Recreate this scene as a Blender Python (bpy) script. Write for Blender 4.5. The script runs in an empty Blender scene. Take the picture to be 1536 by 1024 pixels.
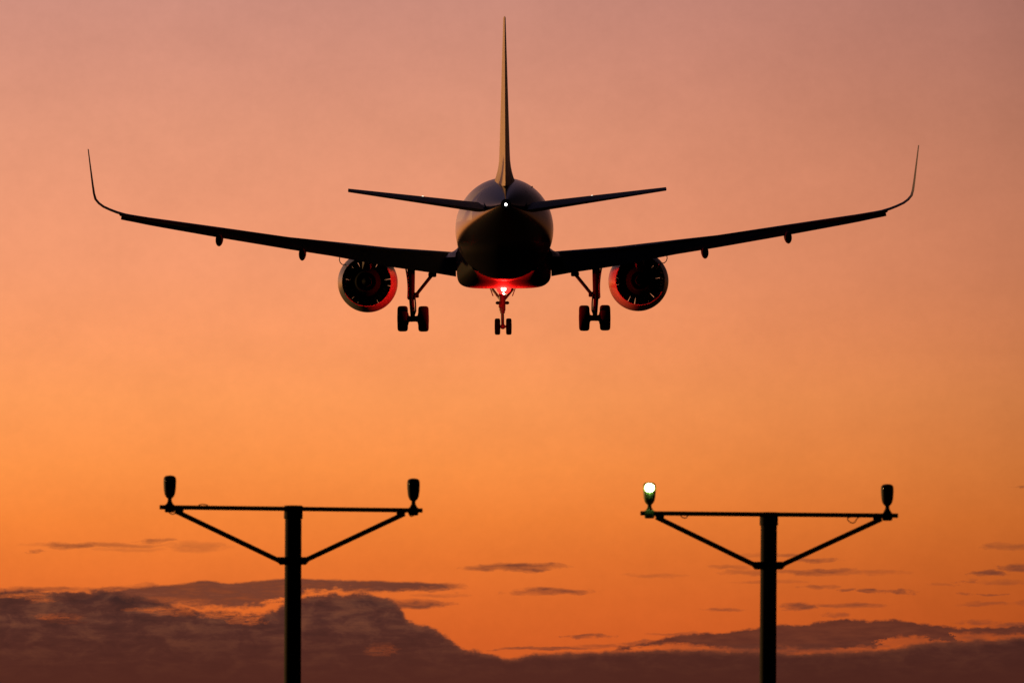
import bpy, bmesh, math, random
from mathutils import Vector, Matrix

random.seed(7)
R = math.radians
S = bpy.context.scene
COL = S.collection

# ------------------------------------------------------------------ camera
EYE = Vector((0, 0, 1.7))
PITCH = 3.95                      # degrees above the horizon
FPX = 9600.0                      # 225 mm lens on a 36 mm sensor, 1536 px wide
cd = bpy.data.cameras.new("camera")
cam = bpy.data.objects.new("camera", cd)
COL.objects.link(cam)
cam.location = EYE
cam.rotation_euler = (R(90 + PITCH), 0, 0)
cd.sensor_width = 36.0
cd.lens = FPX / 1536 * 36
cd.clip_start = 0.5
cd.clip_end = 60000
cd.dof.use_dof = True
cd.dof.focus_distance = 266
cd.dof.aperture_fstop = 7.5
S.camera = cam

S.view_settings.view_transform = 'Standard'
S.view_settings.look = 'None'
S.view_settings.exposure = 0
S.view_settings.gamma = 1
try:
    S.cycles.max_bounces = 6
    S.cycles.sample_clamp_indirect = 10
except Exception:
    pass

DEG = math.degrees(1 / FPX)       # degrees per photo pixel


def sky_az(u): return (u - 768) * DEG
def sky_el(v): return PITCH + (512 - v) * DEG


def lin(r, g, b):
    f = lambda c: (c / 12.92 if c <= .04045 else ((c + .055) / 1.055) ** 2.4)
    return (f(r / 255), f(g / 255), f(b / 255), 1)


# ------------------------------------------------------------------ dusk sky
SUN_AZ, SUN_EL = -56.0, 4.2
world = bpy.data.worlds.new("World")
S.world = world
world.use_nodes = True
wt = world.node_tree
wt.nodes.clear()


def nd(tree, kind, **kw):
    n = tree.nodes.new(kind)
    for k, v in kw.items():
        setattr(n, k, v)
    return n


def put(tree, sock, val):
    if isinstance(val, bpy.types.NodeSocket):
        tree.links.new(val, sock)
    else:
        sock.default_value = val


def M(op, a, b=0.0, c=None, clamp=False, tree=None):
    t = tree or wt
    n = nd(t, 'ShaderNodeMath', operation=op, use_clamp=clamp)
    put(t, n.inputs[0], a)
    put(t, n.inputs[1], b)
    if c is not None:
        put(t, n.inputs[2], c)
    return n.outputs[0]


def VM(op, a, b, c=None):
    n = nd(wt, 'ShaderNodeVectorMath', operation=op)
    put(wt, n.inputs[0], a)
    put(wt, n.inputs[1], b)
    if c is not None:
        put(wt, n.inputs[2], c)
    return n.outputs['Value'] if op == 'DOT_PRODUCT' else n.outputs[0]


def ramp(fac, stops, interp='LINEAR', tree=None):
    t = tree or wt
    n = nd(t, 'ShaderNodeValToRGB')
    put(t, n.inputs[0], fac)
    e = n.color_ramp.elements
    n.color_ramp.interpolation = interp
    while len(e) > 1:
        e.remove(e[-1])
    e[0].position = stops[0][0]
    e[0].color = stops[0][1]
    for p, c in stops[1:]:
        e.new(p).color = c
    return n.outputs[0]


def maprange(x, a, b, c=0.0, d=1.0, smooth=False):
    n = nd(wt, 'ShaderNodeMapRange', interpolation_type='SMOOTHSTEP' if smooth else 'LINEAR', clamp=True)
    put(wt, n.inputs[0], x)
    for i, q in enumerate((a, b, c, d)):
        put(wt, n.inputs[i + 1], q)
    return n.outputs[0]


def mix(fac, a, b, kind='MIX'):
    n = nd(wt, 'ShaderNodeMix', data_type='RGBA', blend_type=kind)
    put(wt, n.inputs[0], fac)
    put(wt, n.inputs[6], a)
    put(wt, n.inputs[7], b)
    return n.outputs[2]


def comb(x, y, z=0.0):
    n = nd(wt, 'ShaderNodeCombineXYZ')
    for i, q in enumerate((x, y, z)):
        put(wt, n.inputs[i], q)
    return n.outputs[0]


def noise(vec, scale, detail=6, rough=.55, dist=0.0):
    n = nd(wt, 'ShaderNodeTexNoise')
    put(wt, n.inputs['Vector'], vec)
    n.inputs['Scale'].default_value = scale
    n.inputs['Detail'].default_value = detail
    n.inputs['Roughness'].default_value = rough
    n.inputs['Distortion'].default_value = dist
    return n.outputs['Fac']


tc = nd(wt, 'ShaderNodeTexCoord')
sep = nd(wt, 'ShaderNodeSeparateXYZ')
wt.links.new(tc.outputs['Generated'], sep.inputs[0])
AZ = M('MULTIPLY', M('ARCTAN2', sep.outputs[0], sep.outputs[1]), 180 / math.pi)
EL = M('MULTIPLY', M('ARCSINE', sep.outputs[2]), 180 / math.pi)

# afterglow colour by height above the horizon: low band first, then the dome above it
LOW = [(1024, (205, 88, 36)), (960, (214, 96, 38)), (900, (221, 105, 42)), (840, (230, 116, 47)), (780, (239, 128, 54)),
       (700, (246, 142, 69)), (600, (248, 151, 86)), (500, (245, 151, 98)), (400, (239, 151, 108)), (300, (231, 149, 113)),
       (200, (221, 146, 116)), (100, (211, 142, 119)), (0, (202, 139, 122))]
e_lo, e_hi = sky_el(1024), sky_el(0)
low = ramp(maprange(EL, e_lo, e_hi), [((sky_el(v) - e_lo) / (e_hi - e_lo), lin(*c)) for v, c in LOW])
high = ramp(maprange(EL, e_hi, 90), [(0, lin(202, 139, 122)), (.03, lin(148, 104, 101)), (.07, lin(98, 75, 83)), (.14, lin(66, 54, 70)),
                                    (.3, lin(52, 48, 70)), (.6, lin(36, 37, 58)), (1, lin(30, 32, 52))])
glow = mix(M('GREATER_THAN', EL, e_hi), low, high)
# brightness round the compass: brightest a little left of the view, dim behind
def azp(a): return (a + 180) / 360
side = ramp(maprange(AZ, -180, 180), [
    (0, (.004, .0045, .009, 1)), (azp(-120), (.008, .008, .015, 1)), (azp(-85), (.1, .09, .1, 1)), (azp(-55), (.7, .7, .7, 1)), (azp(-25), (1.2, 1.2, 1.15, 1)),
    (azp(sky_az(30)), (1.06, 1.07, 1.07, 1)), (azp(sky_az(450)), (1.03, 1.03, 1.03, 1)), (azp(sky_az(760)), (1, 1, 1, 1)),
    (azp(sky_az(1090)), (.9, .87, .88, 1)), (azp(sky_az(1300)), (.8, .765, .76, 1)), (azp(sky_az(1520)), (.68, .65, .66, 1)),
    (azp(7.5), (.27, .25, .27, 1)), (azp(12), (.09, .085, .1, 1)), (azp(40), (.05, .046, .055, 1)), (azp(100), (.008, .008, .014, 1)), (1, (.004, .0045, .009, 1))])
sky = mix(1.0, glow, side, 'MULTIPLY')
# the faint mottling of thin high haze
mott = maprange(noise(comb(AZ, M('MULTIPLY', EL, 1.6), 3.0), 1.1, 4, .6), .3, .7, .965, 1.035)
sky = mix(1.0, sky, comb(mott, mott, mott), 'MULTIPLY')
mott2 = maprange(noise(comb(AZ, EL, 13.0), 9, 5, .7), .3, .7, .978, 1.022)
sky = mix(1.0, sky, comb(mott2, mott2, mott2), 'MULTIPLY')

# ---- clouds, laid out by compass bearing and height (degrees)
UV0 = comb(AZ, EL, 0.0)
warp = noise(comb(M('MULTIPLY', AZ, .35), EL, 9.0), 9.0, 5, .6)
warp2 = noise(comb(AZ, M('MULTIPLY', EL, 2.2), 5.0), 6.0, 8, .68)
EW = M('ADD', EL, M('MULTIPLY', M('SUBTRACT', warp, .5), 0.10))
AW = M('ADD', AZ, M('MULTIPLY', M('SUBTRACT', warp2, .5), 0.6))


def curve(az, pts):
    """height of an edge as a curve over compass bearing; pts are (u, v) readings"""
    n = nd(wt, 'ShaderNodeFloatCurve')
    x0, x1 = sky_az(-200), sky_az(1736)
    y0, y1 = sky_el(1060), sky_el(840)
    c = n.mapping.curves[0]
    n.mapping.use_clip = False
    P = [((sky_az(u) - x0) / (x1 - x0), (sky_el(v) - y0) / (y1 - y0)) for u, v in pts]
    c.points[0].location = P[0]
    c.points[1].location = P[-1]
    for p in P[1:-1]:
        c.points.new(*p)
    n.mapping.update()
    put(wt, n.inputs['Value'], maprange(az, x0, x1))
    n.inputs['Factor'].default_value = 1
    return M('MULTIPLY_ADD', n.outputs[0], y1 - y0, y0)


PXD = DEG
billow = M('SUBTRACT', noise(comb(AZ, M('MULTIPLY', EL, 1.3), 1.0), 5.5, 8, .6), .5)
fine = M('SUBTRACT', noise(comb(M('MULTIPLY', AZ, .8), M('MULTIPLY', EL, 2.0), 2.0), 14, 6, .6), .5)
ragk = maprange(AZ, sky_az(700), sky_az(800), 1, .55)
rag = M('MULTIPLY', M('MULTIPLY_ADD', fine, 9 * PXD, M('MULTIPLY', billow, 26 * PXD)), ragk)
bank_top = curve(AZ, [(-200, 880), (0, 886), (60, 884), (160, 886), (200, 892), (245, 899), (275, 910), (330, 914), (390, 918),
                      (430, 904), (462, 893), (515, 889), (545, 885), (563, 890), (583, 898), (602, 914), (617, 930), (640, 938),
                      (662, 950), (682, 962), (694, 972), (722, 977), (740, 981), (758, 985), (800, 979), (860, 977),
                      (935, 974), (1100, 974), (1250, 976), (1295, 974), (1340, 969), (1403, 961), (1430, 960), (1480, 958), (1536, 954), (1736, 950)])
d_bank = M('SUBTRACT', M('ADD', bank_top, rag), EL)
bank = maprange(d_bank, -2.4 * PXD, 5.0 * PXD, smooth=True)


AW2 = M('ADD', AZ, M('MULTIPLY', M('SUBTRACT', warp2, .5), .8))


def lens(top, bot, wt_=2.5, wb=6, k=.6):
    r2 = M('MULTIPLY', rag, k)
    t = maprange(M('SUBTRACT', M('ADD', curve(AZ, top), r2), EL), -wt_ * PXD, wt_ * PXD, smooth=True)
    b = maprange(M('SUBTRACT', EL, M('ADD', curve(AW2, bot), M('MULTIPLY', M('ADD', rag, M('MULTIPLY', fine, 12 * PXD)), .8))), -wb * PXD, wb * PXD, smooth=True)
    return M('MULTIPLY', t, b)


deck_a = lens([(-200, 930), (120, 900), (165, 889), (205, 883), (240, 878), (270, 876), (312, 871), (345, 875), (385, 871), (440, 868), (520, 870), (600, 872), (660, 877), (700, 890), (1736, 930)],
              [(-200, 925), (120, 903), (165, 903), (230, 905), (290, 908), (330, 909), (390, 908), (425, 899), (470, 886), (520, 884), (580, 884), (640, 883), (690, 884), (720, 885), (1736, 900)], 2.2, 5, .3)
deck_b = lens([(-200, 1050), (880, 1000), (925, 971), (960, 964), (1010, 954), (1080, 947), (1140, 940), (1200, 936), (1262, 930), (1310, 930), (1390, 935), (1440, 942), (1500, 940), (1540, 938), (1736, 930)],
              [(-200, 1050), (925, 974), (985, 966), (1040, 966), (1080, 971), (1250, 972), (1305, 969), (1335, 955), (1400, 955), (1408, 963), (1426, 963), (1434, 951), (1495, 951), (1540, 951), (1736, 948)], 2.5, 4, 1.3)

WISPS = [(150, 818, 125, 5, .42), (55, 884, 95, 5, .7), (185, 884, 90, 6, .7), (250, 879, 60, 4, .5), (1372, 961, 60, 9, .42), (1465, 955, 60, 8, .5),
         (122, 818, 62, 5.5, .65), (95, 821, 28, 3, .4), (232, 811, 34, 4, .5), (300, 820, 55, 9, .33), (49, 827, 14, 3, .4), (190, 825, 60, 4, .25),
         (772, 850, 92, 7.5, .95), (716, 852, 26, 4, .4), (838, 886, 68, 6.5, .8), (790, 889, 40, 4, .4),
         (610, 879, 105, 9, .95), (622, 906, 62, 8, .9), (560, 903, 60, 9, .8),
         (1184, 832, 40, 4, .5), (1228, 840, 40, 5, .7), (1225, 858, 85, 6, .75), (1120, 858, 45, 5, .45), (1313, 858, 50, 5, .35), (1100, 850, 40, 5, .35),
         (1231, 880, 30, 4, .45), (1273, 885, 14, 4, .65), (1307, 887, 24, 4, .8), (1347, 888, 28, 4, .8), (1198, 909, 32, 7, .9), (1277, 907, 62, 5, .6),
         (1258, 922, 26, 4, .5), (1512, 821, 45, 8, .55), (1538, 851, 45, 8, .9), (1482, 861, 36, 6, .8), (1452, 872, 20, 4, .45), (1507, 874, 42, 5, .4),
         (1484, 891, 22, 3, .5), (1450, 890, 12, 3, .4), (1474, 906, 45, 4, .4), (1467, 933, 36, 4, .55), (1516, 937, 30, 5, .7), (1410, 876, 20, 4, .3),
         (884, 953, 40, 4, .85), (820, 972, 95, 3.5, .85), (900, 968, 60, 4, .6), (960, 963, 40, 3.5, .6), (1086, 914, 36, 3, .5), (985, 862, 55, 4, .25), (1534, 733, 20, 3, .55),
         (1020, 950, 60, 3, .4), (660, 893, 50, 4, .3), (1160, 872, 70, 4, .3), (1130, 832, 50, 4, .25), (1170, 973, 190, 8, .8), (1300, 966, 50, 7, .5), (1500, 955, 60, 6, .5), (1055, 968, 80, 6, .4), (1570, 905, 60, 5, .5), (1610, 845, 60, 8, .7)]
UVW = comb(AW, EW, 0.0)
acc = 0.0
for (u, v, hw, hh, a) in WISPS:
    ih = Vector((1 / (hw * PXD), 1 / (hh * PXD), 0))
    q = VM('MULTIPLY_ADD', UVW, tuple(ih), (-sky_az(u) * ih.x, -sky_el(v) * ih.y, 0))
    r2 = VM('DOT_PRODUCT', q, q)
    f = M('MULTIPLY_ADD', r2, -a, a)
    acc = M('MAXIMUM', acc, f)
streak = noise(comb(M('MULTIPLY', AZ, .3), M('MULTIPLY', EL, 1.4), 4.0), 12, 6, .6)
wisp = M('MULTIPLY', maprange(acc, 0, .75, 0, 1), maprange(streak, .3, .62, .45, 1.05), clamp=True)
wisp = M('MULTIPLY', wisp, .88)

# bright breaks in the left-hand bank
GAPS = [(345, 921, 46, 9, .95), (374, 930, 36, 7, .8), (30, 893, 56, 6, .7), (58, 898, 30, 6, .55), (76, 925, 34, 6, .45), (103, 927, 36, 10, .22),
        (228, 914, 50, 5, .65), (262, 918, 40, 7, .5), (284, 906, 40, 9, .5), (250, 899, 36, 6, .35), (300, 912, 55, 7, .35), (575, 973, 26, 12, .26)]
gacc = 0.0
for (u, v, hw, hh, a) in GAPS:
    ih = Vector((1 / (hw * PXD), 1 / (hh * PXD), 0))
    tilt = .28 if (u, v) in ((350, 924), (376, 931)) else 0
    uu = comb(AW, M('ADD', EW, M('MULTIPLY', M('SUBTRACT', AW, sky_az(u)), tilt)), 0.0) if tilt else UVW
    q = VM('MULTIPLY_ADD', uu, tuple(ih), (-sky_az(u) * ih.x, -sky_el(v) * ih.y, 0))
    gacc = M('MAXIMUM', gacc, M('MULTIPLY_ADD', VM('DOT_PRODUCT', q, q), -a, a))
streak2 = noise(comb(M('MULTIPLY', AW, .45), M('MULTIPLY', EL, 1.5), 8.0), 26, 6, .65)
gap = M('MULTIPLY', maprange(gacc, 0, .95), maprange(streak2, .34, .62, .05, 1.25), clamp=True)

body = M('ADD', M('MULTIPLY', noise(comb(AZ, M('MULTIPLY', EL, 2.0), 6.0), 3.4, 8, .62, .5), .6),
         M('MULTIPLY', noise(comb(M('MULTIPLY', AZ, .4), M('MULTIPLY', EL, 1.9), 11.0), 7, 7, .65), .4))
c_body = ramp(maprange(body, .39, .62), [(0, lin(60, 36, 34)), (.4, lin(75, 43, 38)), (.7, lin(92, 54, 43)), (1, lin(106, 62, 46))])
c_low = mix(maprange(EL, sky_el(1030), sky_el(930)), lin(74, 37, 30), c_body)
c_low = mix(maprange(EL, sky_el(1030), sky_el(930), .4, 0), c_low, lin(72, 36, 30))
rim = maprange(d_bank, 0, 11 * PXD, .55, 0, smooth=True)
c_bank = mix(rim, c_low, lin(128, 66, 44))
c_deck = mix(maprange(streak, .35, .65), lin(88, 48, 40), lin(122, 65, 46))
right_dim = maprange(AZ, sky_az(760), sky_az(1100), 1, .9)
sky = mix(wisp, sky, lin(112, 58, 42))
sky = mix(M('MULTIPLY', M('MULTIPLY', deck_a, M('SUBTRACT', 1.0, M('MULTIPLY', gap, .6))), maprange(streak, .3, .55, .72, .97)), sky, c_deck)
sky = mix(M('MULTIPLY', deck_b, .93), sky, mix(.55, c_deck, lin(72, 35, 29)))
bank = M('MULTIPLY', bank, M('SUBTRACT', 1.0, M('MULTIPLY', gap, .68)))
c_bank = mix(1.0, c_bank, comb(right_dim, right_dim, right_dim), 'MULTIPLY')
front = maprange(M('ABSOLUTE', AZ), 40, 90, 1, .1)
bank_c = mix(1.0, c_bank, comb(front, front, front), 'MULTIPLY')
sky = mix(M('MULTIPLY', bank, .97), sky, bank_c)

bg = nd(wt, 'ShaderNodeBackground')
put(wt, bg.inputs[0], sky)
bg.inputs[1].default_value = 1.0
st = nd(wt, 'ShaderNodeTexSky', sky_type='NISHITA')
st.sun_disc = False
st.sun_elevation = R(SUN_EL)
st.sun_rotation = R(SUN_AZ)
st.air_density = 2
st.dust_density = 3
bg2 = nd(wt, 'ShaderNodeBackground')
put(wt, bg2.inputs[0], st.outputs[0])
bg2.inputs[1].default_value = 0.0015
addsh = nd(wt, 'ShaderNodeAddShader')
wt.links.new(bg.outputs[0], addsh.inputs[0])
wt.links.new(bg2.outputs[0], addsh.inputs[1])
wo = nd(wt, 'ShaderNodeOutputWorld')
wt.links.new(addsh.outputs[0], wo.inputs[0])

# ------------------------------------------------------------------ the low sun, off to the left
sl = bpy.data.lights.new("sun", 'SUN')
sl.energy = 1.5
sl.angle = R(1)
sl.color = (1.0, .50, .15)
sun = bpy.data.objects.new("sun", sl)
COL.objects.link(sun)
sd = Vector((math.sin(R(SUN_AZ)) * math.cos(R(SUN_EL)), math.cos(R(SUN_AZ)) * math.cos(R(SUN_EL)), math.sin(R(SUN_EL))))
sun.rotation_euler = (-sd).to_track_quat('-Z', 'Y').to_euler()
sun.location = sd * 500

# ------------------------------------------------------------------ materials


def mat(name, col, rough=.5, metal=0.0, coat=0.0, vary=.12, scale=2.0, emit=None, estr=0.0, spec=.5, bump=0.0):
    m = bpy.data.materials.new(name)
    m.use_nodes = True
    t = m.node_tree
    b = t.nodes['Principled BSDF']
    tcx = t.nodes.new('ShaderNodeTexCoord')
    n = t.nodes.new('ShaderNodeTexNoise')
    n.inputs['Scale'].default_value = scale
    n.inputs['Detail'].default_value = 6
    n.inputs['Roughness'].default_value = .65
    t.links.new(tcx.outputs['Object'], n.inputs['Vector'])
    lo = tuple(c * (1 - vary) for c in col) + (1,)
    hi = tuple(min(1, c * (1 + vary)) for c in col) + (1,)
    c = ramp(n.outputs['Fac'], [(.3, lo), (.7, hi)], tree=t)
    t.links.new(c, b.inputs['Base Color'])
    r = M('MULTIPLY_ADD', n.outputs['Fac'], .2 * rough, .9 * rough, tree=t)
    t.links.new(r, b.inputs['Roughness'])
    b.inputs['Metallic'].default_value = metal
    b.inputs['Coat Weight'].default_value = coat
    b.inputs['Coat Roughness'].default_value = .06
    b.inputs['Specular IOR Level'].default_value = spec
    if emit:
        b.inputs['Emission Color'].default_value = emit + (1,)
        b.inputs['Emission Strength'].default_value = estr
    if bump:
        bp = t.nodes.new('ShaderNodeBump')
        bp.inputs['Strength'].default_value = bump
        t.links.new(n.outputs['Fac'], bp.inputs['Height'])
        t.links.new(bp.outputs[0], b.inputs['Normal'])
    return m


MT = dict(
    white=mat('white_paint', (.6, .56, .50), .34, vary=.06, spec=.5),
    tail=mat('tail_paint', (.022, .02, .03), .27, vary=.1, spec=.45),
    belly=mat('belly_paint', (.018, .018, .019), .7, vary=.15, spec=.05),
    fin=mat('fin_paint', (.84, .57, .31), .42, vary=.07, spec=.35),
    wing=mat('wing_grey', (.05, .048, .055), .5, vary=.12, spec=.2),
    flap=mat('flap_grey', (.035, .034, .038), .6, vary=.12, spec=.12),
    nacelle=mat('nacelle_paint', (.27, .265, .26), .28, vary=.08, spec=.45),
    duct=mat('duct_lining', (.035, .035, .038), .6, vary=.2),
    vane=mat('vane_metal', (.16, .155, .15), .35, metal=.4),
    core=mat('core_metal', (.004, .004, .004), .75, spec=.02),
    gear=mat('gear_paint', (.006, .006, .006), .8, vary=.15, spec=.02),
    nosegear=mat('nose_gear_paint', (.17, .17, .17), .5, vary=.15),
    door=mat('gear_door_paint', (.10, .10, .10), .5, vary=.1),
    tyre=mat('tyre_rubber', (.006, .006, .006), .9, vary=.2, spec=.02),
    hub=mat('hub_metal', (.008, .008, .008), .7, spec=.04),
    dark=mat('dark_cavity', (.012, .012, .012), .8),
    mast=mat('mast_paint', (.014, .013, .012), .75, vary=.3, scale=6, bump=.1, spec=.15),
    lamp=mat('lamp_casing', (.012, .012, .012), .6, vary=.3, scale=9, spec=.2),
    glass=mat('lamp_glass', (.02, .02, .022), .12, spec=.5),
    lampg=mat('lamp_casing_green_glow', (.14, .30, .06), .5, vary=.25, scale=9),  # casing copy for the lit lamp, its green glow put into the colour
    lit=mat('lit_lamp_lens', (.9, .95, .75), .4, emit=(1.0, 1.0, .66), estr=24),
    litrim=mat('lit_lamp_rim', (.5, .8, .2), .4, emit=(.62, 1.0, .16), estr=1.3),
    red=mat('red_beacon_lens_halo', (.6, .01, .01), .3, emit=(1.0, .012, .008), estr=6),
    redcore=mat('red_beacon_core', (.9, .5, .4), .3, emit=(1.0, .62, .5), estr=14),
    navw=mat('white_tail_light', (.9, .9, .9), .3, emit=(1.0, .97, .92), estr=7),
    logo=mat('logo_light_lens', (.9, .9, .8), .3, emit=(1.0, .85, .65), estr=2.5),
    concrete=mat('concrete', (.28, .27, .25), .9, vary=.2, scale=5),
)

# ------------------------------------------------------------------ mesh helpers


def obj(name, bm, m, parent=None, smooth=40, loc=None):
    me = bpy.data.meshes.new(name)
    bmesh.ops.recalc_face_normals(bm, faces=bm.faces[:])
    bm.to_mesh(me)
    bm.free()
    if smooth:
        for p in me.polygons:
            p.use_smooth = True
        try:
            me.set_sharp_from_angle(angle=R(smooth))
        except Exception:
            pass
    for q in (m if isinstance(m, (list, tuple)) else [m]):
        me.materials.append(q)
    o = bpy.data.objects.new(name, me)
    COL.objects.link(o)
    if parent:
        o.parent = parent
    if loc:
        o.location = loc
    return o


def thing(name, label, cat, loc, group=None):
    o = bpy.data.objects.new(name, None)
    COL.objects.link(o)
    o.empty_display_size = .5
    o.location = loc
    o['label'] = label
    o['category'] = cat
    if group:
        o['group'] = group
    return o


def loft(sections, caps=True, bm=None):
    """skin a list of closed point rings of equal length"""
    bm = bm or bmesh.new()
    rings = [[bm.verts.new(p) for p in s] for s in sections]
    n = len(rings[0])
    for a, b in zip(rings, rings[1:]):
        for i in range(n):
            j = (i + 1) % n
            bm.faces.new((a[i], a[j], b[j], b[i]))
    if caps:
        bm.faces.new(rings[0][::-1])
        bm.faces.new(rings[-1])
    return bm


def lathe_y(profile, n=64, bm=None, closed=False, a0=0.0):
    """revolve (y, r) readings about the y axis"""
    bm = bm or bmesh.new()
    rings = []
    for (y, r) in profile:
        rings.append([bm.verts.new((r * math.cos(a0 + 2 * math.pi * k / n), y, r * math.sin(a0 + 2 * math.pi * k / n))) for k in range(n)])
    prs = list(zip(rings, rings[1:]))
    if closed:
        prs.append((rings[-1], rings[0]))
    for a, b in prs:
        for i in range(n):
            j = (i + 1) % n
            bm.faces.new((a[i], a[j], b[j], b[i]))
    if not closed:
        bm.faces.new(rings[0][::-1])
        bm.faces.new(rings[-1])
    return bm


def tube(p, q, r0, r1=None, n=16, bm=None):
    bm = bm or bmesh.new()
    p, q = Vector(p), Vector(q)
    r1 = r0 if r1 is None else r1
    d = (q - p).normalized()
    a = d.orthogonal().normalized()
    b = d.cross(a)
    ring = lambda c, r: [c + (a * math.cos(2 * math.pi * k / n) + b * math.sin(2 * math.pi * k / n)) * r for k in range(n)]
    return loft([ring(p, r0), ring(q, r1)], True, bm)


def path_tube(pts, r, n=10, bm=None):
    bm = bm or bmesh.new()
    pts = [Vector(p) for p in pts]
    secs = []
    for i, p in enumerate(pts):
        d = (pts[min(i + 1, len(pts) - 1)] - pts[max(i - 1, 0)]).normalized()
        a = d.cross(Vector((0, 1, 0.013))).normalized()
        b = d.cross(a)
        secs.append([p + (a * math.cos(2 * math.pi * k / n) + b * math.sin(2 * math.pi * k / n)) * r for k in range(n)])
    return loft(secs, True, bm)


def box(c, s, bm=None, rot=None, bev=0.0):
    b2 = bmesh.new()
    bmesh.ops.create_cube(b2, size=1)
    if bev:
        for v in b2.verts:
            v.co = Vector((v.co.x * s[0], v.co.y * s[1], v.co.z * s[2]))
        bmesh.ops.bevel(b2, geom=b2.edges[:], offset=bev, segments=2, affect='EDGES', profile=.5)
    else:
        for v in b2.verts:
            v.co = Vector((v.co.x * s[0], v.co.y * s[1], v.co.z * s[2]))
    if rot is not None:
        bmesh.ops.transform(b2, matrix=rot.to_4x4(), verts=b2.verts)
    bmesh.ops.translate(b2, vec=Vector(c), verts=b2.verts)
    if bm is None:
        return b2
    me = bpy.data.meshes.new('tmp')
    b2.to_mesh(me)
    b2.free()
    bm.from_mesh(me)
    bpy.data.meshes.remove(me)
    return bm


def ball(c, s, bm=None, seg=24):
    bm = bm or bmesh.new()
    r = bmesh.ops.create_uvsphere(bm, u_segments=seg, v_segments=seg // 2, radius=1)
    bmesh.ops.transform(bm, matrix=Matrix.Translation(Vector(c)) @ Matrix.Diagonal((*s, 1)), verts=r['verts'])
    return bm


def spin_x(profile, c, n=40, bm=None):
    """revolve (x, r) about an axle along x through c"""
    bm = bm or bmesh.new()
    secs = [[Vector(c) + Vector((x, r * math.cos(2 * math.pi * k / n), r * math.sin(2 * math.pi * k / n))) for k in range(n)] for x, r in profile]
    return loft(secs, True, bm)


# ------------------------------------------------------------------ ground
bm = bmesh.new()
bmesh.ops.create_grid(bm, x_segments=80, y_segments=80, size=20000)
gm = mat('airfield_grass', (.022, .026, .012), .95, vary=.45, scale=.35, spec=.1)
ground = obj('ground', bm, gm, smooth=0)
ground['kind'] = 'structure'

# ------------------------------------------------------------------ measuring helpers
CAMR = Matrix.Rotation(R(90 + PITCH), 4, 'X')


def ray(u, v):
    return CAMR.to_3x3() @ Vector(((u - 768) / FPX, -(v - 512) / FPX, -1.0))


def world_at(u, v, depth):
    return EYE + ray(u, v) * depth


# ------------------------------------------------------------------ AIRLINER (own frame: x right, y forward, z up)
DIST = 267.0
UC, VC = 755.2, 349.0
base = world_at(UC, VC, DIST)
THETA = math.degrees(math.atan2(base.z - EYE.z, base.y)) - 1.0      # nose-up attitude, 1 degree less than the line of sight
plain = Matrix.Translation(base) @ Matrix.Rotation(R(THETA), 4, 'X')
inv = plain.inverted()


def L(u, v, y):
    """point of the airliner's own frame at station y seen at (u, v)"""
    o = inv @ EYE
    d = inv.to_3x3() @ ray(u, v)
    t = (y - o.y) / d.y
    p = o + d * t
    return p


def X(du, y=0): return L(UC + du, VC, y).x
def Z(v, y=0): return L(UC, v, y).z


plane = thing('airliner', 'twin-engine passenger jet seen from behind on landing approach, wheels down and red beacon lit', 'airplane', base)
plane.rotation_euler = (Matrix.Rotation(R(.35), 4, 'Z') @ Matrix.Rotation(R(THETA), 4, 'X') @ Matrix.Rotation(R(-.30), 4, 'Y')).to_euler()

# ---- fuselage
Z_TIP = Z(307, -19.9)


def fus_sec(y, n=128):
    if y > 11.0:                         # nose
        s = min(1, (y - 11.0) / 6.7)
        k = math.sqrt(max(0, 1 - s ** 2.2)) * .995 + .005
        zc = -.55 * s ** 1.8
        rx, rz = 1.985 * k, 2.06 * k
    elif y > -8:
        rx, rz, zc = 1.985, 2.06, 0.0
    else:
        s = (-8 - y) / 11.9
        k = 1 - s ** 1.8
        rx = .20 + 1.785 * k
        rz = .22 + 1.84 * k
        ztop = 2.06 + (Z_TIP + .22 - 2.06) * (s ** 2.0)
        zc = ztop - rz
    return [Vector((rx * math.cos(2 * math.pi * i / n), y, zc + rz * math.sin(2 * math.pi * i / n))) for i in range(n)]


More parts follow.
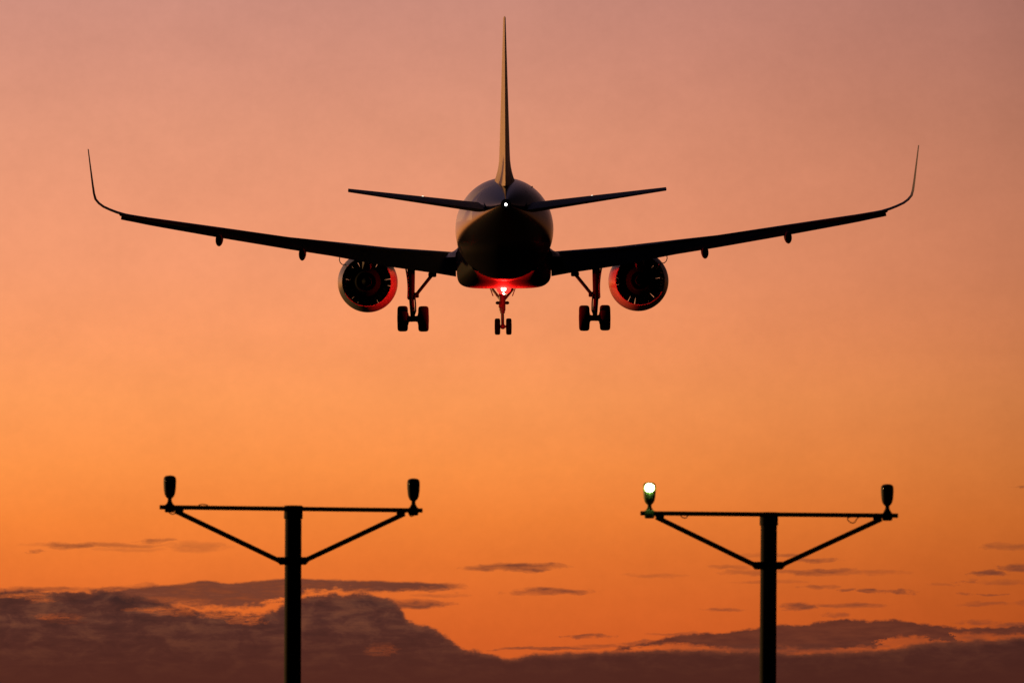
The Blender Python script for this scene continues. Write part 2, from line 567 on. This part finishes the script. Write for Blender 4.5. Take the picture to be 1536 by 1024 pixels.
ys = [17.7, 17.6, 17.3, 16.8, 16.0, 15, 14, 13, 12, 11] + [11 - k * 19 / 16 for k in range(1, 17)] + [-8 - 11.9 * k / 72 for k in range(1, 73)]
def fuselage_shade_paint():
    m = mat('fuselage_shade_paint', (.6, .56, .5), .3, vary=.06)
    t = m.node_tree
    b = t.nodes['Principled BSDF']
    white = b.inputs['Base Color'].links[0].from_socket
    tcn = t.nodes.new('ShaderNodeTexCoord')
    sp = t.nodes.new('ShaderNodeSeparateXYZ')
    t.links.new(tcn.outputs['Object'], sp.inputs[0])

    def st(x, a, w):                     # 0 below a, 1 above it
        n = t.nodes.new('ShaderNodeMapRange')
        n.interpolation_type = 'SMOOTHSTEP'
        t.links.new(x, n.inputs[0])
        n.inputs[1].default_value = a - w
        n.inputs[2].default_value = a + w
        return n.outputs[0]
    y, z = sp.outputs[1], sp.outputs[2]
    band = M('MULTIPLY', M('MULTIPLY', st(y, -14.9, .12), st(z, .26, .05), tree=t), M('SUBTRACT', 1.0, st(z, 1.5, .3), tree=t), tree=t)  # pale band paints in the sunlit patch, near-black skin the shade around it
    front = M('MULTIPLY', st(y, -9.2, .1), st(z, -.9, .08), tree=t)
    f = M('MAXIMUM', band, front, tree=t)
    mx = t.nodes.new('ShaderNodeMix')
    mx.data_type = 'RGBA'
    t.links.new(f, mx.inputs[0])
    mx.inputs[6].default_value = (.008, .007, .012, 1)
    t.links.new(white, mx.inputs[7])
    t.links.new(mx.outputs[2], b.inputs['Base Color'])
    keel = st(z, -.75, .35)              # matt keel; glossy sides and top
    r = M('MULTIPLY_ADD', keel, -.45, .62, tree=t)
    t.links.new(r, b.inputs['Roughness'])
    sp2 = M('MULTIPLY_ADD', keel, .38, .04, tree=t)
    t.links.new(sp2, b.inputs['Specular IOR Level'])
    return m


fus = obj('fuselage', loft([fus_sec(y) for y in ys]), fuselage_shade_paint(), plane)

# auxiliary exhaust ring at the tail tip, and the white tail light under it
obj('exhaust_ring', lathe_y([(.02, .205), (-.18, .19), (-.2, .165), (-.05, .15), (-.02, .05)], 32), MT['core'], plane, loc=(0, -19.9, Z_TIP))
tl = Vector((0.0, -20.12, Z_TIP + .0))
obj('tail_light', ball(tl, (.052, .04, .052)), MT['navw'], plane)

# ---- belly fairing: flat underside, rounded corners, sweeping up into the fuselage at the back
zb = Z(431.6, -1.5)
hwb = X(70.5, -1.5)


def belly_sec(y, n=64):
    if y > -2.3:
        s = max(0, (y - 2.0) / 5.5)
    else:
        s = (-2.3 - y) / 6.6
    s = min(1, s)
    e = s * s * (3 - 2 * s) if y > -2.3 else s ** 1.25 * (2.25 - 1.25 * s) * .8 + .2 * s * s * (3 - 2 * s)
    low = zb * (1 - e) + (-1.75) * e
    hw = hwb * (1 - .32 * e)
    top = -.35 - .5 * e
    P = []
    cz, hz = (top + low) / 2, (top - low) / 2
    for i in range(n):
        a = 2 * math.pi * i / n
        c, sn = math.cos(a), math.sin(a)
        ex = 2 / 5.2
        P.append(Vector((hw * abs(c) ** ex * (1 if c >= 0 else -1), y, cz + hz * abs(sn) ** ex * (1 if sn >= 0 else -1))))
    return P


obj('belly_fairing', loft([belly_sec(7.5 - k * 16.4 / 40) for k in range(41)]), MT['belly'], plane)

# ---- wing
# rear-view readings: offset from centre line, top edge, bottom edge
TOPV = [(30, 380), (68, 378), (100, 375.5), (170, 370.5), (250, 361.7), (321, 354), (421, 339), (525, 323.7), (568, 316.4)]
BOTV = [(30, 421), (68, 418.3), (100, 412.5), (170, 402), (250, 386), (321, 374.3), (421, 356.6), (525, 337), (568, 327.6)]


def interp(tab, q):
    if q <= tab[0][0]:
        return tab[0][1]
    for (a, b), (c, d) in zip(tab, tab[1:]):
        if q <= c:
            return b + (d - b) * (q - a) / (c - a)
    return tab[-1][1]


def le_y(x): return 5.4 - math.tan(R(27.2)) * (x - 2) if x > 2 else 5.4
def chord(x):
    if x < 6.4:
        return 6.3 + (3.95 - 6.3) * (x - 2) / 4.4
    return 3.95 + (1.55 - 3.95) * (x - 6.4) / (16.3 - 6.4)


def foil(c, t, f=1.0, n=14, cut=None):
    """airfoil outline (distance aft of the leading edge, height), f = fraction of chord kept"""
    def th(s): return t * 5 * (.2969 * math.sqrt(s) - .126 * s - .3516 * s * s + .2843 * s ** 3 - .1036 * s ** 4) / 1.0
    up, dn = [], []
    for i in range(n + 1):
        s = f * (1 - math.cos(math.pi * .5 * i / n)) if f < 1 else .5 * (1 - math.cos(math.pi * i / n))
        s = min(s, 1)
        up.append((s * c, th(s)))
        dn.append((s * c, -th(s)))
    return up[::-1] + dn[1:]


WT = lambda x: .80 - (.80 - .34) * (x - 2) / 4.4 if x < 6.4 else .34 - (.34 - .13) * (x - 6.4) / 9.9


def wing_side(sg):
    secs = []
    dus = [30, 68, 85, 100, 130, 170, 210, 250, 290, 321, 370, 421, 470, 525, 555, 568]
    for du in dus:
        x = X(du, 1)
        c = chord(max(x, 2))
        t = WT(max(x, 2))
        y0 = le_y(x)
        ztop = Z(interp(TOPV, du), y0 - .35 * c)
        secs.append([Vector((sg * x, y0 - a, ztop - t * .5 + h * 1.0)) for a, h in foil(c, t, .80)])
    w = obj('wing', loft(secs), MT['wing'], plane, smooth=50)
    # blended tip curving up into the winglet; readings follow its middle line
    TIP = [(552, 322.4, .115), (568, 319.3, .115), (580, 315.7, .11), (590, 311.8, .105), (600, 307.2, .10), (607, 302, .10), (612, 296, .095), (614.2, 288, .085), (616.2, 274, .07),
           (618.4, 256, .055), (620.6, 238, .04), (622.6, 221, .028)]
    pts = []
    for i, (du, v, t) in enumerate(TIP):
        k = i / (len(TIP) - 1)
        pts.append((du, v, t))
    secs = []
    arc = 0
    prev = None
    for i, (du, v, t) in enumerate(pts):
        y_m = le_y(16.0) - .5
        p = L(UC + du, v, y_m - .0)
        x, z = p.x, p.z
        if prev:
            arc += math.hypot(x - prev[0], z - prev[1])
        prev = (x, z)
        s = arc / 4.1
        c = 1.62 - 1.05 * min(1, s)
        y0 = le_y(X(556, 1)) - .0 - arc * .62
        # re-measure at the real station so the outline stays true
        p = L(UC + du, v, y0 - .4 * c)
        secs.append([p.x, p.z, y0, c, t])
    rings = []
    for i, (x, z, y0, c, t) in enumerate(secs):
        a = secs[max(0, i - 1)]
        b = secs[min(len(secs) - 1, i + 1)]
        tx, tz = b[0] - a[0], b[1] - a[1]
        l = math.hypot(tx, tz)
        nx, nz = -tz / l, tx / l
        rings.append([Vector((sg * (x + nx * h), y0 - q, z + nz * h)) for q, h in foil(c, t)])
    obj('winglet', loft(rings), MT['wing'], w, smooth=60)

    def flap(name, d0, d1, ang, cf, nn=6, parent=w):
        ss = []
        for k in range(nn + 1):
            du = d0 + (d1 - d0) * k / nn
            x = X(du, -1)
            c = chord(x)
            yle = le_y(x) - .76 * c
            fc = cf * c
            tt = .17 * fc
            zbot = Z(interp(BOTV, du), yle - fc * math.cos(R(ang)))
            zle = zbot + fc * math.sin(R(ang)) + .3 * tt
            ca, sa = math.cos(R(ang)), math.sin(R(ang))
            ss.append([Vector((sg * x, yle - (q * ca - h * sa) + 0, zle - q * sa + h * ca)) for q, h in foil(fc, tt)])
        return obj(name, loft(ss), MT['flap'], parent, smooth=50)

    flap('flap', 71.5, 227.9, 36, .26)
    flap('flap', 227.6, 470.6, 34, .27, 8)
    flap('aileron', 470.2, 569, 17, .27, 5)
    # slat along the leading edge
    ss = []
    for du in [88, 130, 186]:
        x = X(du, 3); c = chord(x); y0 = le_y(x) + .30
        z0 = Z(interp(TOPV, du), y0) - .5 * WT(x) - .12
        ss.append([Vector((sg * x, y0 - q, z0 + h - q * -.28)) for q, h in foil(.16 * c, .24)])
    obj('slat', loft(ss), MT['wing'], w, smooth=50)
    ss = []
    for du in [226, 300, 400, 500, 560]:
        x = X(du, 3); c = chord(x); y0 = le_y(x) + .2
        z0 = Z(interp(TOPV, du), y0) - .5 * WT(x) - .06
        ss.append([Vector((sg * x, y0 - q, z0 + h - q * -.28)) for q, h in foil(.14 * c, .10)])
    obj('slat', loft(ss), MT['wing'], w, smooth=50)
    # flap track fairings: long canoes hanging below the flaps
    for du, vb in ((302, 390.2), (425, 368.2)):
        x = X(du, -1); c = chord(x); yc = le_y(x) - .78 * c
        zb_ = Z(vb, yc - 1.0)
        ztp = Z(interp(TOPV, du), yc) - .25
        rings = []
        NS = 18
        for k in range(NS + 1):
            s = k / NS
            y = yc + 1.5 - s * 2.35
            r = max(.012, math.sin(math.pi * min(1, s * .66 + .06)) ** .65)
            drop = zb_ + .27 + (1 - min(1, s / .9)) * .22
            hw, hh = .155 * r, .27 * r
            rings.append([Vector((sg * (x + hw * math.cos(2 * math.pi * i / 20)), y, drop + hh * math.sin(2 * math.pi * i / 20))) for i in range(20)])
        obj('flap_track_fairing', loft(rings), MT['flap'], w, smooth=60)
    # root fillet where the wing meets the body
    rings = []
    for k in range(13):
        s = k / 12
        y = 3.5 - 6.0 * s
        e = math.sin(math.pi * min(1, .12 + s * .8))
        zt = Z(377.5, 0) - .02
        xr = X(67, 0)
        P = []
        for (px_, pz_) in ((-.35, -.25), (.62, -.22), (.42, -.02), (.22, .06), (.08, .17), (-.02, .32), (-.12, .5), (-.4, .55)):
            P.append(Vector((sg * (xr + px_ * (1 if px_ < 0 else e)), y, zt + pz_ * (e if pz_ > 0 else 1))))
        rings.append(P)
    obj('wing_root_fillet', loft(rings), MT['tail'], w, smooth=60)
    return w


for sg in (1, -1):
    wing_side(sg)

# ---- tail plane
for sg in (1, -1):
    def hs(f0, f1, n=8):
        ss = []
        for k in range(n + 1):
            s = k / n
            du = 6 + (237.5 - 6) * s
            y0 = -13.9 - 3.75 * s
            c = 3.75 - 2.45 * s
            t = .43 - .29 * s
            if s > .97:
                c *= .90
                y0 -= .06
            yq = y0 - .5 * c
            v = 316.2 + (284.8 - 316.2) * s
            p = L(UC + du + 2 * 0, v, yq)
            fo = foil(c, t)
            pts = []
            for q, h in fo:
                qq = min(max(q, f0 * c), f1 * c)
                if qq != q:
                    # squeeze outside points on to the cut
                    ff = qq / c
                    th = t * 5 * (.2969 * math.sqrt(ff) - .126 * ff - .3516 * ff ** 2 + .2843 * ff ** 3 - .1036 * ff ** 4)
                    h = th * (1 if h > 0 else -1) * (.999 if h != 0 else 0)
                pts.append(Vector((sg * p.x + .065, y0 - qq, p.z + h + (.5 * c - qq) * .05)))
            ss.append(pts)
        return ss
    hsf = obj('tailplane', loft(hs(0, .70)), MT['wing'], plane, smooth=50)
    obj('elevator', loft(hs(.708, 1.0)), MT['wing'], hsf, smooth=50)
    # bulged fairing that seals the tailplane root
    rings = []
    for k in range(15):
        s = k / 14
        y = -13.4 - 4.2 * s
        r = math.sin(math.pi * min(1, max(.02, s * .93 + .05))) ** .8
        rings.append([Vector((sg * (X(31, y) + .10 * r * math.cos(2 * math.pi * i / 20)), y, Z(312.5, y) + .40 * r * math.sin(2 * math.pi * i / 20))) for i in range(20)])
    obj('root_fairing', loft(rings), MT['tail'], hsf, smooth=60)
    ll = L(UC + 127 if sg > 0 else UC + 126, 295.6, -16.9)
    obj('logo_light', ball((sg * ll.x + .065, -16.4, ll.z + .04), (.05, .05, .03)), MT['logo'], hsf)

# ---- fin and rudder
ZR, ZT = 1.55, Z(25.5, -17.2)


def fin_sec(s, f0, f1):
    y0 = -9.6 - 6.0 * s
    c = 7.0 - 4.85 * s
    z = ZR + (ZT - ZR) * s
    t = .50 - .405 * s
    # flare at the foot
    fl = max(0, 1 - (z - 1.9) / .95)
    t += .30 * fl ** 2.2
    P = []
    for q, h in foil(c, t):
        qq = min(max(q, f0 * c), f1 * c)
        if qq != q:
            ff = qq / c
            th = t * 5 * (.2969 * math.sqrt(ff) - .126 * ff - .3516 * ff ** 2 + .2843 * ff ** 3 - .1036 * ff ** 4)
            h = th * (1 if h > 0 else -1) * (0 if h == 0 else 1)
        P.append(Vector((h, y0 - qq, z)))
    return P


FS = [0, .04, .07, .10, .13, .17, .22, .3, .45, .6, .75, .9, .985, 1.0]
fin = obj('tail_fin', loft([fin_sec(s, 0, .70) for s in FS]), MT['fin'], plane, smooth=50)
obj('rudder', loft([fin_sec(s, .706, 1.0) for s in FS]), MT['fin'], fin, smooth=50)
# dorsal fillet ahead of the fin
obj('dorsal_fillet', loft([[Vector((w_, y, 1.9)), Vector((0, y, 1.95 + h_)), Vector((-w_, y, 1.9))] for y, w_, h_ in ((-7.2, .03, .1), (-9, .12, .42), (-10.4, .2, 1.0), (-11.4, .22, 1.5))]), MT['fin'], fin, smooth=60)

# small bumps on the back of the fuselage
for du, v in ((-39, 282), (41, 282)):
    p = L(UC + du, v + 2, -10.5)
    obj('blade_antenna', box((p.x, -10.5, p.z), (.05, .35, .24), bev=.015, rot=None), MT['belly'], plane)
for (dx, zz, yy) in ((0, 2.2, 2.0), (0, 2.2, -4.5)):
    obj('blade_antenna', box((dx, yy, zz - .05), (.04, .4, .22), bev=.012), MT['belly'], plane)

# ---- engines
for sg in (1, -1):
    ye = 3.0
    c = L(UC + 204.8, 421.8, ye)
    C0 = Vector((sg * c.x, 0, c.z))
    s_ = .0281
    outer = [(7.4, 1.02), (7.48, 1.06), (7.42, 1.11), (7.1, 1.18), (6.4, 1.25), (5.4, 1.275), (4.6, 1.265), (3.9, 1.225), (3.2, 1.14), (2.55, 1.045)]
    inner = [(2.55, 1.02), (3.2, 1.07), (4.2, 1.08), (5.6, 1.04), (6.4, 1.0), (7.2, .99)]
    nac = obj('engine', lathe_y(outer + inner, 80, closed=True), MT['nacelle'], plane, loc=C0)
    obj('duct_liner', lathe_y([(2.62, 1.012), (3.2, 1.05), (4.2, 1.06), (5.55, 1.02), (6.9, .985), (6.9, .97), (5.45, 1.0), (4.2, 1.04), (3.2, 1.035)], 64, closed=True), MT['duct'], nac)
    obj('fan_spinner', lathe_y([(5.5, .34), (6.1, .33), (6.5, .2), (6.75, .02)], 40), MT['core'], nac)
    NB = 20
    for k in range(NB):
        a = 2 * math.pi * k / NB
        b = bmesh.new()
        ss = []
        for r, ch, tw in ((.32, .34, .45), (.5, .38, .50), (.75, .42, .595), (.985, .47, .685)):
            ss.append([Vector((h * math.cos(tw) + (q - ch / 2) * math.sin(tw), 5.95 - (q - ch / 2) * math.cos(tw) + h * math.sin(tw), r)) for q, h in foil(ch, .03, n=5)])
        loft(ss, True, b)
        bmesh.ops.rotate(b, verts=b.verts, cent=(0, 0, 0), matrix=Matrix.Rotation(a, 3, 'Y'))
        obj('fan_blade', b, MT['duct'], nac, smooth=40)
    obj('core_cowl', lathe_y([(5.3, .70), (4.4, .72), (3.4, .66), (2.2, .50), (1.7, .42), (1.7, .39), (2.3, .42), (5.2, .5)], 56, closed=True), MT['core'], nac)
    obj('exhaust_plug', lathe_y([(3.0, .42), (2.9, .30), (2.2, .29), (1.6, .2), (1.15, .08), (1.05, .02)], 40), MT['core'], nac)
    NV = 26
    for k in range(NV):
        a = 2 * math.pi * (k + .5) / NV
        b = bmesh.new()
        ss = []
        for r in (.66, .78, .90, 1.03):
            ch = .42
            P = []
            for q, h in foil(ch, .035, n=5):
                tw = .30
                P.append(Vector((h + (q - ch / 2) * math.sin(tw), 4.3 - q * math.cos(tw), r)))
            ss.append(P)
        loft(ss, True, b)
        bmesh.ops.rotate(b, verts=b.verts, cent=(0, 0, 0), matrix=Matrix.Rotation(a, 3, 'Y'))
        obj('guide_vane', b, MT['vane'], nac, smooth=40)
    # thin reverser strake and the drain mast seen at the cowl shoulder
    b = path_tube([Vector((sg * q[0], q[1], q[2])) for q in ((.90, 3.5, .74), (1.04, 3.2, .74), (1.12, 2.9, .82), (1.15, 2.6, .93), (1.12, 2.2, 1.04))], .019, 8)
    obj('vent_pipe', b, MT['gear'], nac)
    # pylon
    rings = []
    for y, zt, zb2, w_ in ((6.2, 1.22, .9, .05), (5.4, 1.34, .9, .16), (4.2, 1.40, .8, .2), (2.8, 1.38, .62, .2), (1.6, 1.3, .52, .16), (.3, 1.15, .85, .04)):
        rings.append([Vector((w_, y, zt)), Vector((w_, y, zb2)), Vector((-w_, y, zb2)), Vector((-w_, y, zt))])
    obj('pylon', loft(rings), MT['wing'], nac, smooth=40)

# ---- undercarriage


def wheel(name, c, r, w, parent):
    h = w / 2
    prof = [(-h * .98, r * .55), (-h, r * .72), (-h * .96, r * .86), (-h * .80, r * .955), (-h * .5, r * .995), (0, r), (h * .5, r * .995), (h * .80, r * .955), (h * .96, r * .86), (h, r * .72), (h * .98, r * .55)]
    wh = obj(name, spin_x(prof, c, 48), MT['tyre'], parent, smooth=50)
    obj('rim', spin_x([(-h * 1.04, r * .2), (-h * 1.0, r * .53), (h * 1.0, r * .53), (h * 1.04, r * .2)], c, 32), MT['hub'], wh)
    return wh


for sg in (1, -1):
    y = 0.0
    def G(du, v, yy=y):
        p = L(UC + du, v, yy)
        return Vector((sg * p.x, yy, p.z))
    top = G(138.7, 398)
    mid = G(138.5, 447)
    axl = G(136.0, 477.5)
    leg = obj('main_landing_gear', tube(top, mid, .165, .135, 24), MT['gear'], plane)
    b = tube(mid + Vector((0, 0, .08)), mid - Vector((0, 0, .05)), .155, .155, 24)
    obj('strut_collar', b, MT['gear'], leg)
    obj('piston', tube(mid, axl - Vector((0, 0, .12)), .105, .1, 20), MT['hub'], leg)
    ax = obj('axle', tube(axl - Vector((.50, 0, 0)), axl + Vector((.50, 0, 0)), .10, .10, 18), MT['gear'], leg)
    b = spin_x([(-.46, .2), (-.40, .25), (-.2, .25), (-.18, .14), (-.12, .12), (.12, .12), (.18, .14), (.2, .25), (.40, .25), (.46, .2)], axl, 28)
    obj('brake_housing', b, MT['gear'], leg)
    for du in (120.6, 151.8):
        wheel('wheel', G(du, 477.6 if du < 130 else 477.2), .535, .44, leg)
    obj('side_brace', tube(G(106, 410, y), G(131, 441, y), .075, .07, 14), MT['gear'], leg)
    b = box(G(131.2, 442), (.22, .2, .22), bev=.04)
    obj('brace_bracket', b, MT['gear'], leg)
    obj('brace_hinge', box(G(107, 411.5), (.34, .3, .2), bev=.05), MT['gear'], leg)
    # torque link behind the strut
    b = tube(mid + Vector((0, -.12, -.02)), (mid + axl) / 2 + Vector((0, -.42, .0)), .04, .05, 10)
    tube((mid + axl) / 2 + Vector((0, -.42, .0)), axl + Vector((0, -.12, .06)), .05, .04, 10, b)
    obj('torque_link', b, MT['gear'], leg)
    b = path_tube([G(133.5, 442) + Vector((0, -.1, 0)), G(132.4, 456) + Vector((0, -.16, 0)), G(132.2, 466) + Vector((0, -.14, 0)), G(134.5, 472) + Vector((0, -.1, 0))], .032, 8)
    obj('brake_hose', b, MT['gear'], leg)
    # door panel hanging on the outer side of the strut
    a0, a1 = G(146.6, 402, .25), G(143.8, 447, .25)
    rings = []
    for k in range(9):
        s = k / 8
        cpt = a0.lerp(a1, s)
        wd = .75 - .25 * max(0, s - .6) / .4
        th = .028
        off = -sg * .05 * math.sin(math.pi * s)
        rings.append([cpt + Vector((off - th, -wd, 0)), cpt + Vector((off + th, -wd, 0)), cpt + Vector((off + th, wd, 0)), cpt + Vector((off - th, wd, 0))])
    obj('gear_door', loft(rings), MT['door'], leg)

yn = 12.6


def N(du, v, yy=yn): return L(UC + du + 1.6, v, yy)


ng = obj('nose_landing_gear', tube(N(-1.2, 424), N(-1.2, 466), .155, .14, 20), MT['nosegear'], plane)
obj('strut_collar', tube(N(-1.0, 464.5), N(-.9, 470), .12, .10, 18), MT['nosegear'], ng)
obj('piston', tube(N(-1, 468), N(-.7, 491), .068, .068, 16), MT['hub'], ng)
b = tube(N(-10.5, 489.7), N(9.5, 489.7), .05, .05, 14)
ball(N(-.6, 489.6), (.12, .13, .12), b, 16)
obj('axle', b, MT['nosegear'], ng)
for du in (-8.6, 8.4):
    wheel('wheel', N(du, 489.7), .36, .245, ng)
for sg in (1, -1):
    obj('taxi_light', ball(N(-1.0 + sg * 7.0, 454.2), (.10, .09, .075), None, 18), MT['hub'], ng)
    obj('light_bracket', tube(N(-1.0, 454.2), N(-1.0 + sg * 6, 454.2), .03, .03, 10), MT['nosegear'], ng)
    obj('drag_brace', tube(N(-1.0 + sg * 1.5, 451, yn + .1), N(-.5 + sg * 15, 434, yn + .9), .06, .06, 12), MT['nosegear'], ng)
    p0, p1 = N(-.5 + sg * 19.5, 430, yn - .2), N(-.5 + sg * 14.6, 443.8, yn - .2)
    rings = []
    for k in range(5):
        q = p0.lerp(p1, k / 4)
        rings.append([q + Vector((-.022, -.75, 0)), q + Vector((.022, -.75, 0)), q + Vector((.022, .75, 0)), q + Vector((-.022, .75, 0))])
    obj('gear_door', loft(rings), MT['door'], ng)
b = tube(N(-1, 460, yn) + Vector((0, -.1, 0)), N(-1, 472, yn) + Vector((0, -.36, 0)), .03, .035, 10)
tube(N(-1, 472, yn) + Vector((0, -.36, 0)), N(-.7, 486, yn) + Vector((0, -.08, 0)), .035, .03, 10, b)
obj('torque_link', b, MT['nosegear'], ng)
# actuator body low on the strut
obj('steering_actuator', box(N(-3.4, 458.5), (.2, .3, .2), bev=.05), MT['nosegear'], ng)

# ---- red beacon under the belly
yb = -.5
bp = L(UC - .4, 433.2, yb)
bc = obj('beacon', lathe_y([(0, .13), (.05, .125)], 24), MT['belly'], plane)
bc.rotation_euler = (R(90), 0, 0)
bc.location = (bp.x, yb, bp.z + .12)
obj('beacon_lens_halo', ball((0, 0, 0), (.30, .30, .22)), MT['red'], plane, loc=(bp.x, yb, bp.z))  # lens widened past true size, its glow stands in for the red halo
ob_core = obj('beacon_bulb', ball((0, 0, 0), (.10, .10, .10)), MT['redcore'], plane, loc=(bp.x, yb - .33, bp.z - .01))
pl = bpy.data.lights.new('beacon_lamp', 'POINT')
pl.color = (1.0, .008, .006)
pl.energy = 8500
pl.shadow_soft_size = .08
plo = bpy.data.objects.new('beacon_lamp', pl)
COL.objects.link(plo)
plo.parent = plane
plo.location = (bp.x, yb - .02, bp.z - .22)

# ------------------------------------------------------------------ approach light masts
MD = 75.0


def mast(label, foot_u, pole, bar, lamps, collar_v, braces, loops, lit):
    """pole (u0, u1, v_top), bar ((u, v), (u, v)), lamps [(u, v_top, v_foot)]"""
    uc = (pole[0] + pole[1]) / 2
    t = world_at(uc, pole[2], MD)
    f = world_at(foot_u, 1024, MD)
    k = (t.z - 0) / (t.z - f.z)
    foot = Vector((t.x + (f.x - t.x) * k, t.y, 0))
    root = thing('approach_light_mast', label, 'light mast', foot, 'approach light masts before the runway')
    rel = lambda u, v, dy=0.0: world_at(u, v, MD) - foot + Vector((0, dy - (world_at(u, v, MD).y - t.y), 0))
    r = (pole[1] - pole[0]) / 2 / FPX * MD
    top = rel(uc, pole[2])
    sl_ = rel(uc, pole[2] + 17)
    po = obj('pole', tube((0, 0, .02), sl_, r * 1.03, r * .96, 32), MT['mast'], root)
    obj('pole_cap', tube(sl_ - Vector((0, 0, .02)), top, r * 1.09, r * 1.07, 32), MT['mast'], po)
    b = box((0, 0, .06), (.7, .7, .12), bev=.02)
    obj('footing', b, MT['concrete'], root)
    a, c = rel(*bar[0]), rel(*bar[1])
    ang = math.atan2(c.z - a.z, c.x - a.x)
    rot = Matrix.Rotation(-ang, 3, 'Y')
    obj('crossbar', box((a + c) / 2, ((c - a).length, .06, .05), rot=rot, bev=.004), MT['mast'], root)
    # clamp plate round the pole
    w0, w1, vv = collar_v
    p0, p1 = rel(w0, vv), rel(w1, vv)
    hb = .042
    ring = lambda y: [Vector((p0.x - .0, y, p0.z + hb)), Vector((p1.x, y, p1.z + hb)), Vector((p1.x - .075, y, p1.z - hb)), Vector((p0.x + .075, y, p0.z - hb))]
    obj('brace_collar', loft([ring(-r * 1.25), ring(r * 1.25)]), MT['mast'], root, smooth=20)
    for (p, q) in braces:
        obj('brace', tube(rel(*p), rel(*q), .0295, .0295, 14), MT['mast'], root)
        # gusset at the bar
        g = rel(*p)
        s2 = 1 if q[0] > p[0] else -1
        gb = lambda y: [g + Vector((-.05 * s2, y, .055)), g + Vector((.105 * s2, y, .055)), g + Vector((.085 * s2, y, -.055)), g + Vector((.03 * s2, y, -.04))]
        obj('gusset', loft([gb(-.03), gb(.03)]), MT['mast'], root, smooth=20)
    for i, (u, v0, v1) in enumerate(lamps):
        on = lit == i
        p_t, p_b = rel(u, v0), rel(u, v1)
        H = p_t.z - p_b.z
        R0 = 9.6 / FPX * MD
        # upright casing: rounded top, body narrowing to a foot
        prof = [(0, .2), (.05, .26), (.09, .42), (.15, .64), (.24, .80), (.36, .90), (.55, .97), (.72, 1.0), (.84, .99), (.91, .93), (.96, .78), (.99, .5), (1.0, .2)]
        n = 32
        secs = [[p_b + Vector((R0 * q * math.cos(2 * math.pi * m / n), R0 * q * math.sin(2 * math.pi * m / n), H * h)) for m in range(n)] for h, q in prof]
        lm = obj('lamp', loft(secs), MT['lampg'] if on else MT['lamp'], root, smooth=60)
        cz = p_b.z + H * (.765 if on else .775)
        cc = Vector((p_b.x, -R0 * .75, cz))
        if on:
            obj('lamp_lens', ball(cc + Vector((0, R0 * .2, -R0 * .06)), (R0 * .86, R0 * .6, R0 * .84), None, 40), MT['litrim'], lm)
            obj('lamp_bulb', ball(cc + Vector((0, -R0 * .15, 0)), (R0 * .68, R0 * .6, R0 * .66), None, 40), MT['lit'], lm)
        else:
            obj('lamp_lens', ball(cc + Vector((0, R0 * .0, 0)), (R0 * .78, R0 * .45, R0 * .78), None, 24), MT['glass'], lm)
        b = box(p_b + Vector((.028, 0, -.10)), (.10, .12, .075), bev=.012)
        nb = tube(p_b - Vector((0, 0, .09)), p_b + Vector((0, 0, .03)), .034, .022, 16)
        tube(p_b - Vector((0, 0, .06)), p_b - Vector((0, 0, .02)), .05, .03, 16, nb)
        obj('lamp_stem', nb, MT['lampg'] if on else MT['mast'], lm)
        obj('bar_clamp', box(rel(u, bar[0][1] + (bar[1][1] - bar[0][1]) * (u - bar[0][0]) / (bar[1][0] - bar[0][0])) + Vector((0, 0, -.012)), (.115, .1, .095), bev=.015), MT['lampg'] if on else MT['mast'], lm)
    for lp in loops:
        pts = [rel(u, v, -.04) for u, v in lp]
        # smooth the droop
        fin_ = []
        for i in range(len(pts) - 1):
            p0, p1, p2, p3 = pts[max(i - 1, 0)], pts[i], pts[i + 1], pts[min(i + 2, len(pts) - 1)]
            for kk in range(6):
                s = kk / 6
                fin_.append(.5 * ((2 * p1) + (p2 - p0) * s + (2 * p0 - 5 * p1 + 4 * p2 - p3) * s * s + (3 * p1 - p0 - 3 * p2 + p3) * s ** 3))
        fin_.append(pts[-1])
        obj('cable', path_tube(fin_, .006, 8), MT['mast'], root)
    return root


mast('dark approach light mast with both of its lamps unlit', 439.3, (427, 453, 758), ((239.5, 760.3), (634, 765.2)),
     [(254.6, 712.5, 750), (620.2, 717, 754)], (410, 468, 841), [((263, 766), (424, 843)), ((607, 770), (454, 842))],
     [[(250, 764), (256, 770), (262, 770.5), (266, 765)], [(612, 767), (616, 774), (622, 772), (624, 767)], [(298, 757.5), (304, 756), (312, 757.5)]], None)
mast('dark approach light mast with one glowing white lamp and one unlit lamp', 1151, (1140.5, 1166, 768), ((960.5, 769.3), (1347, 773)),
     [(974.2, 723, 759), (1331, 725.5, 761)], (1123, 1183, 848), [((984, 775), (1139, 850.5)), ((1322, 778), (1167, 849.5))],
     [[(1020, 771), (1023, 775.5), (1029, 776.5), (1032, 772)], [(1282, 774), (1271, 777), (1275, 783), (1281, 783.5), (1287, 776), (1296, 775)]], 0)
